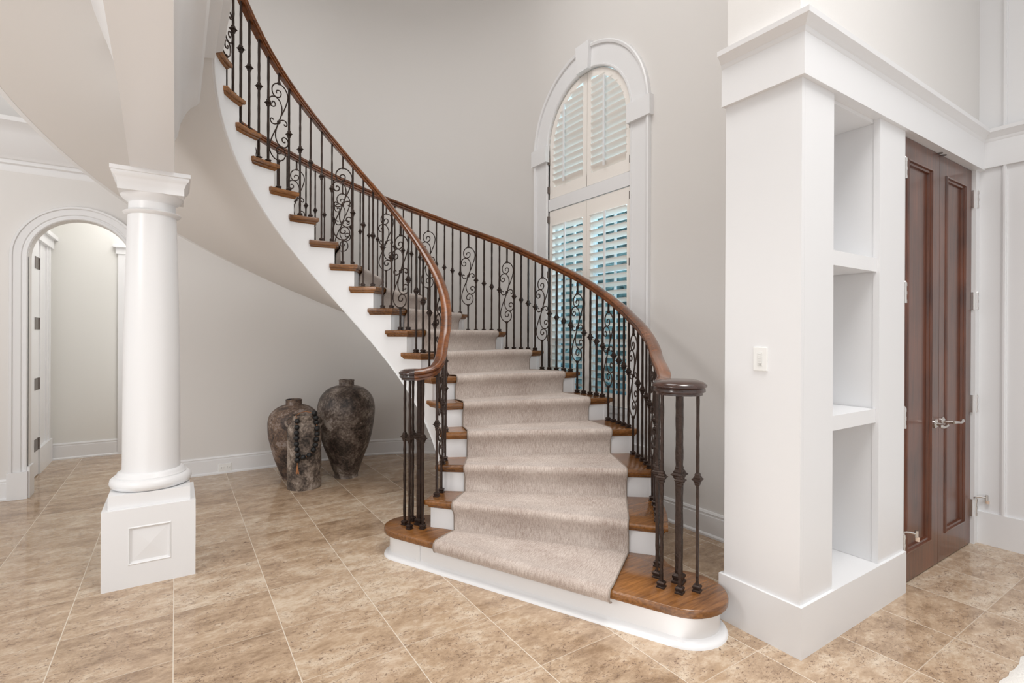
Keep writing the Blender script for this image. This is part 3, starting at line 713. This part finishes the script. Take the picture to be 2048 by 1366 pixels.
# keypad and outlet
kp=thing('wall_keypad','white wall keypad with small buttons on the side of the bookcase','keypad',(2.146,1.285,1.222))
bm=B();loft(bm,[[V((x,y*s,z*s2)) for y,z in ((-.032,-.052),(.032,-.052),(.032,.052),(-.032,.052))] for x,s,s2 in ((0,1,1),(-.004,1,1),(-.006,.95,.97))]);obj('cover_plate',bm,PLATE,kp)
bm=B();box(bm,-.0072,-.0055,-.011,.011,-.030,.030);obj('button_frame',bm,mat('keypad_inset',(222,222,220),.4),kp)
for k in range(6):
    bm=B();z=.024-.0095*k;box(bm,-.009,-.007,-.008,.008 if k<5 else .002,z-.003,z+.003);obj('button',bm,PLATE if k<5 else mat('btn_grey',(190,190,188),.4),kp)
ot=thing('electrical_outlet','white horizontal electrical outlet on the baseboard near the column','outlet',(.398,5.584,.055))
bm=B();loft(bm,[[V((x*s,y,z*s2)) for x,z in ((-.056,-.037),(.056,-.037),(.056,.037),(-.056,.037))] for y,s,s2 in ((0,1,1),(-.004,1,1),(-.006,.96,.95))]);obj('cover_plate',bm,PLATE,ot)
for s in (-1,1):
    bm=B();box(bm,s*.025-.015,s*.025+.015,-.009,-.006,-.014,.014);sk=obj('socket',bm,PLATE,ot)
    bm=B()
    for a_,c_ in ((-.006,.005),(-.006,-.005)): box(bm,s*.025+a_-.004,s*.025+a_+.004,-.0096,-.0088,c_-.0012,c_+.0012)
    box(bm,s*.025+.006,s*.025+.010,-.0096,-.0088,-.002,.002);obj('slots',bm,SLOT,sk)

# ------------------------------------------------------------ vases
def vase(name,label,x,y,prof,m,th=.012):
    q=ba(x,y);t=thing(name,label,'vase',(q[0],q[1],0),0,'weathered floor vases')
    bm=B();P=catmull([(r,0,z) for r,z in prof],5)
    outer_=[(max(.001,p.x),p.z) for p in P]
    inner_=[(max(.001,p.x-th),p.z) for p in P if p.z>.03][::-1]
    lathe(bm,[(.001,0)]+outer_+[(outer_[-1][0]-th*.5,outer_[-1][1]+.004)]+inner_+[(.001,.03)],56)
    autosm(obj('body',bm,m,t),60);return t
vase('floor_vase','tallest dark weathered urn vase standing against the wall beneath the stairs',-1.545,4.80,[(.107,0),(.105,.03),(.132,.10),(.165,.20),(.201,.29),(.2275,.39),(.243,.48),(.255,.58),(.256,.655),(.242,.72),(.2155,.77),(.163,.82),(.10,.845),(.070,.852),(.068,.87),(.068,.885),(.071,.90)],VASE1)
vase('floor_vase','medium brown weathered urn vase standing behind the vase with the beads',-2.02,4.76,[(.101,0),(.101,.02),(.113,.04),(.143,.12),(.174,.21),(.198,.31),(.217,.40),(.222,.50),(.218,.54),(.203,.59),(.155,.64),(.10,.668),(.072,.675),(.070,.69),(.070,.71),(.072,.72)],VASE2)
FV=vase('floor_vase','shortest grey cylindrical vase with a bead garland hung around its neck',-1.80,4.46,[(.136,0),(.139,.03),(.139,.2),(.136,.35),(.138,.48),(.130,.53),(.110,.555),(.104,.57),(.102,.60),(.106,.625)],VASE3)
# little loop handles on the neck
vdir=V((-1.80,4.46)).normalized()
sidev=V((vdir.y,-vdir.x))     # right as seen by the camera (camera-xy)
def fvp(sx,fr,z):             # offset right / toward camera, local to the vase
    x=sidev.x*sx-vdir.x*fr;y=sidev.y*sx-vdir.y*fr;q=(x*CB+y*SB,-x*SB+y*CB);return V((q[0],q[1],z))
for s in (-1,1):
    bm=B();tube(bm,catmull([fvp(s*.098,0,.60),fvp(s*.128,0,.60),fvp(s*.148,0,.575),fvp(s*.145,0,.545),fvp(s*.125,0,.525)],5),.009,8);autosm(obj('handle',bm,VASE3,FV))
gar=thing('bead_garland','black wooden bead garland with tassel hung over the shortest grey vase','garland',FV.location)
beads=[(620,488),(636,535),(642,580),(647,632),(647,683),(642,735),(633,785),(615,828),(578,872),(525,888),(480,862),(472,812),(467,762),(467,708),(466,658),(470,608),(472,555)]
SCv=1115.;pos=[]
for X_,Y_ in beads+[(475,912)]:
    z=.625-(Y_-505)/SCv*1.0+.01;sx=(X_-536)/SCv
    rad=.106+.021 if z>.555 else (.14+.022 if z<.51 else .14+.022-(z-.51)/.045*.02)
    fr=math.sqrt(max(0,rad*rad-sx*sx));pos.append(fvp(sx,fr,z))
back=[fvp(-.075,.085,.640-.0),fvp(-.10,.03,.628),fvp(.115,.04,.630)]
def bead(p):
    bm=B();bmesh.ops.create_uvsphere(bm,u_segments=16,v_segments=12,radius=.0225);me=bpy.data.meshes.new('bead')
    for v in bm.verts: v.co+=p
    return autosm(obj('bead',bm,BEAD,gar),60)
for p in pos: bead(p)
bead(fvp(.082,.088,.648))
bm=B();tube(bm,catmull([pos[0],*pos[1:17]],3),.003,5);tube(bm,catmull([pos[16],fvp(-.066,.10,.628),fvp(-.06,.075,.638),fvp(0,-.09,.64),fvp(.07,.06,.645),pos[0]],4),.003,5);obj('cord',bm,TASSEL,gar)
tz=pos[-1].z;bm=B();p0=pos[-1];off=fvp(-.055,.150,0)
tube(bm,[V((p0.x,p0.y,tz-.02)),V((p0.x,p0.y,tz-.045))],.003,6)
for k in range(14):
    a=random.uniform(-.014,.014);tube(bm,[V((p0.x,p0.y,tz-.045)),V((p0.x+CB*a*.4,p0.y-SB*a*.4,tz-.07)),V((p0.x+CB*a,p0.y-SB*a,tz-.112+random.uniform(-.008,.008)))],[.004,.003,.002],5)
autosm(obj('tassel',bm,TASSEL,gar))

# rug corner
RUG=mat('white_rug',(236,232,226),.95,bump=1,bscale=160,sheen=.3)
bm=B();nx,ny=60,50;rows=[]
for i in range(nx+1):
    r_=[]
    for j in range(ny+1):
        x=2.15+2.0*i/nx;y=.612-1.5*j/ny;e=min(i,nx-i,j,ny-j)
        r_.append((x+random.uniform(-.006,.006),y+random.uniform(-.006,.006),.003 if e==0 else .022+random.uniform(-.004,.004)))
    rows.append(r_)
loft(bm,rows,False,False,False);rg=obj('area_rug',bm,RUG,None,True);tag(rg,'fluffy white area rug just showing in the bottom right corner','rug')

# ------------------------------------------------------------ light, world, camera
w=bpy.data.worlds.new('World');sc.world=w;w.use_nodes=True;bg=w.node_tree.nodes['Background'];bg.inputs[0].default_value=(1,1,1,1);bg.inputs[1].default_value=1.0
def area(loc,rot,size,power,col=(1,.985,.965),sy=None,spread=None):
    l=bpy.data.lights.new('area',type='AREA');l.energy=power;l.size=size;l.color=col
    if sy: l.shape='RECTANGLE';l.size_y=sy
    if spread: l.spread=spread
    o=bpy.data.objects.new('area_light',l);COL.objects.link(o);o.location=loc;o.rotation_euler=rot;return o
area((.8,2.6,5.3),(0,0,0),2.0,58,spread=math.radians(165))
area((1.6,.0,5.0),(math.radians(12),0,math.radians(-10)),1.6,45,spread=math.radians(100))
area((-2.9,1.2,2.6),(math.radians(50),0,math.radians(-55)),.9,40)
area((-1.8,1.2,.25),(math.radians(165),0,0),2.2,30,(.95,.98,1))  # uplight added to brighten the stair soffit, no real fixture
area((1.2,1.2,.15),(math.radians(150),0,0),1.2,5)  # added low fill aimed upward, no lamp stands here
area((3.9,3.4,2.6),(0,math.radians(90),0),2.2,60,(.85,.95,1),sy=2.4)  # added outside the glass to brighten the louvers like daylight
area((-.3,6.5,2.85),(0,0,0),.9,12)
area((.35,5.95,1.3),(math.radians(90),0,math.radians(40)),1.0,9)  # hidden behind the arch wall, added to brighten the hall
area((-2.2,3.9,2.0),(math.radians(90),0,math.radians(-20)),.8,5)  # unseen fill added for the space under the stairs
# camera
f=1026.88;pt=-.0014;rr=.004
fwd=V((0,math.cos(pt),math.sin(pt)));right=V((1,0,0));up=right.cross(fwd)
R_=math.cos(rr)*right+math.sin(rr)*up;U_=-math.sin(rr)*right+math.cos(rr)*up
rotm=Matrix.Rotation(-YAW,3,'Z');R_,U_,F_=rotm@R_,rotm@U_,rotm@fwd
cam=bpy.data.cameras.new('Camera');co=bpy.data.objects.new('Camera',cam);COL.objects.link(co)
M4=Matrix(((R_.x,U_.x,-F_.x,0),(R_.y,U_.y,-F_.y,0),(R_.z,U_.z,-F_.z,1.32),(0,0,0,1)));co.matrix_world=M4
cam.sensor_width=36;cam.lens=f/2048*36;cam.shift_y=-(683-672.793)/2048;cam.clip_start=.05
sc.camera=co
sc.view_settings.view_transform='Standard';sc.view_settings.look='None';sc.view_settings.exposure=0
sc.cycles.max_bounces=8;sc.cycles.diffuse_bounces=5;sc.cycles.use_denoising=True
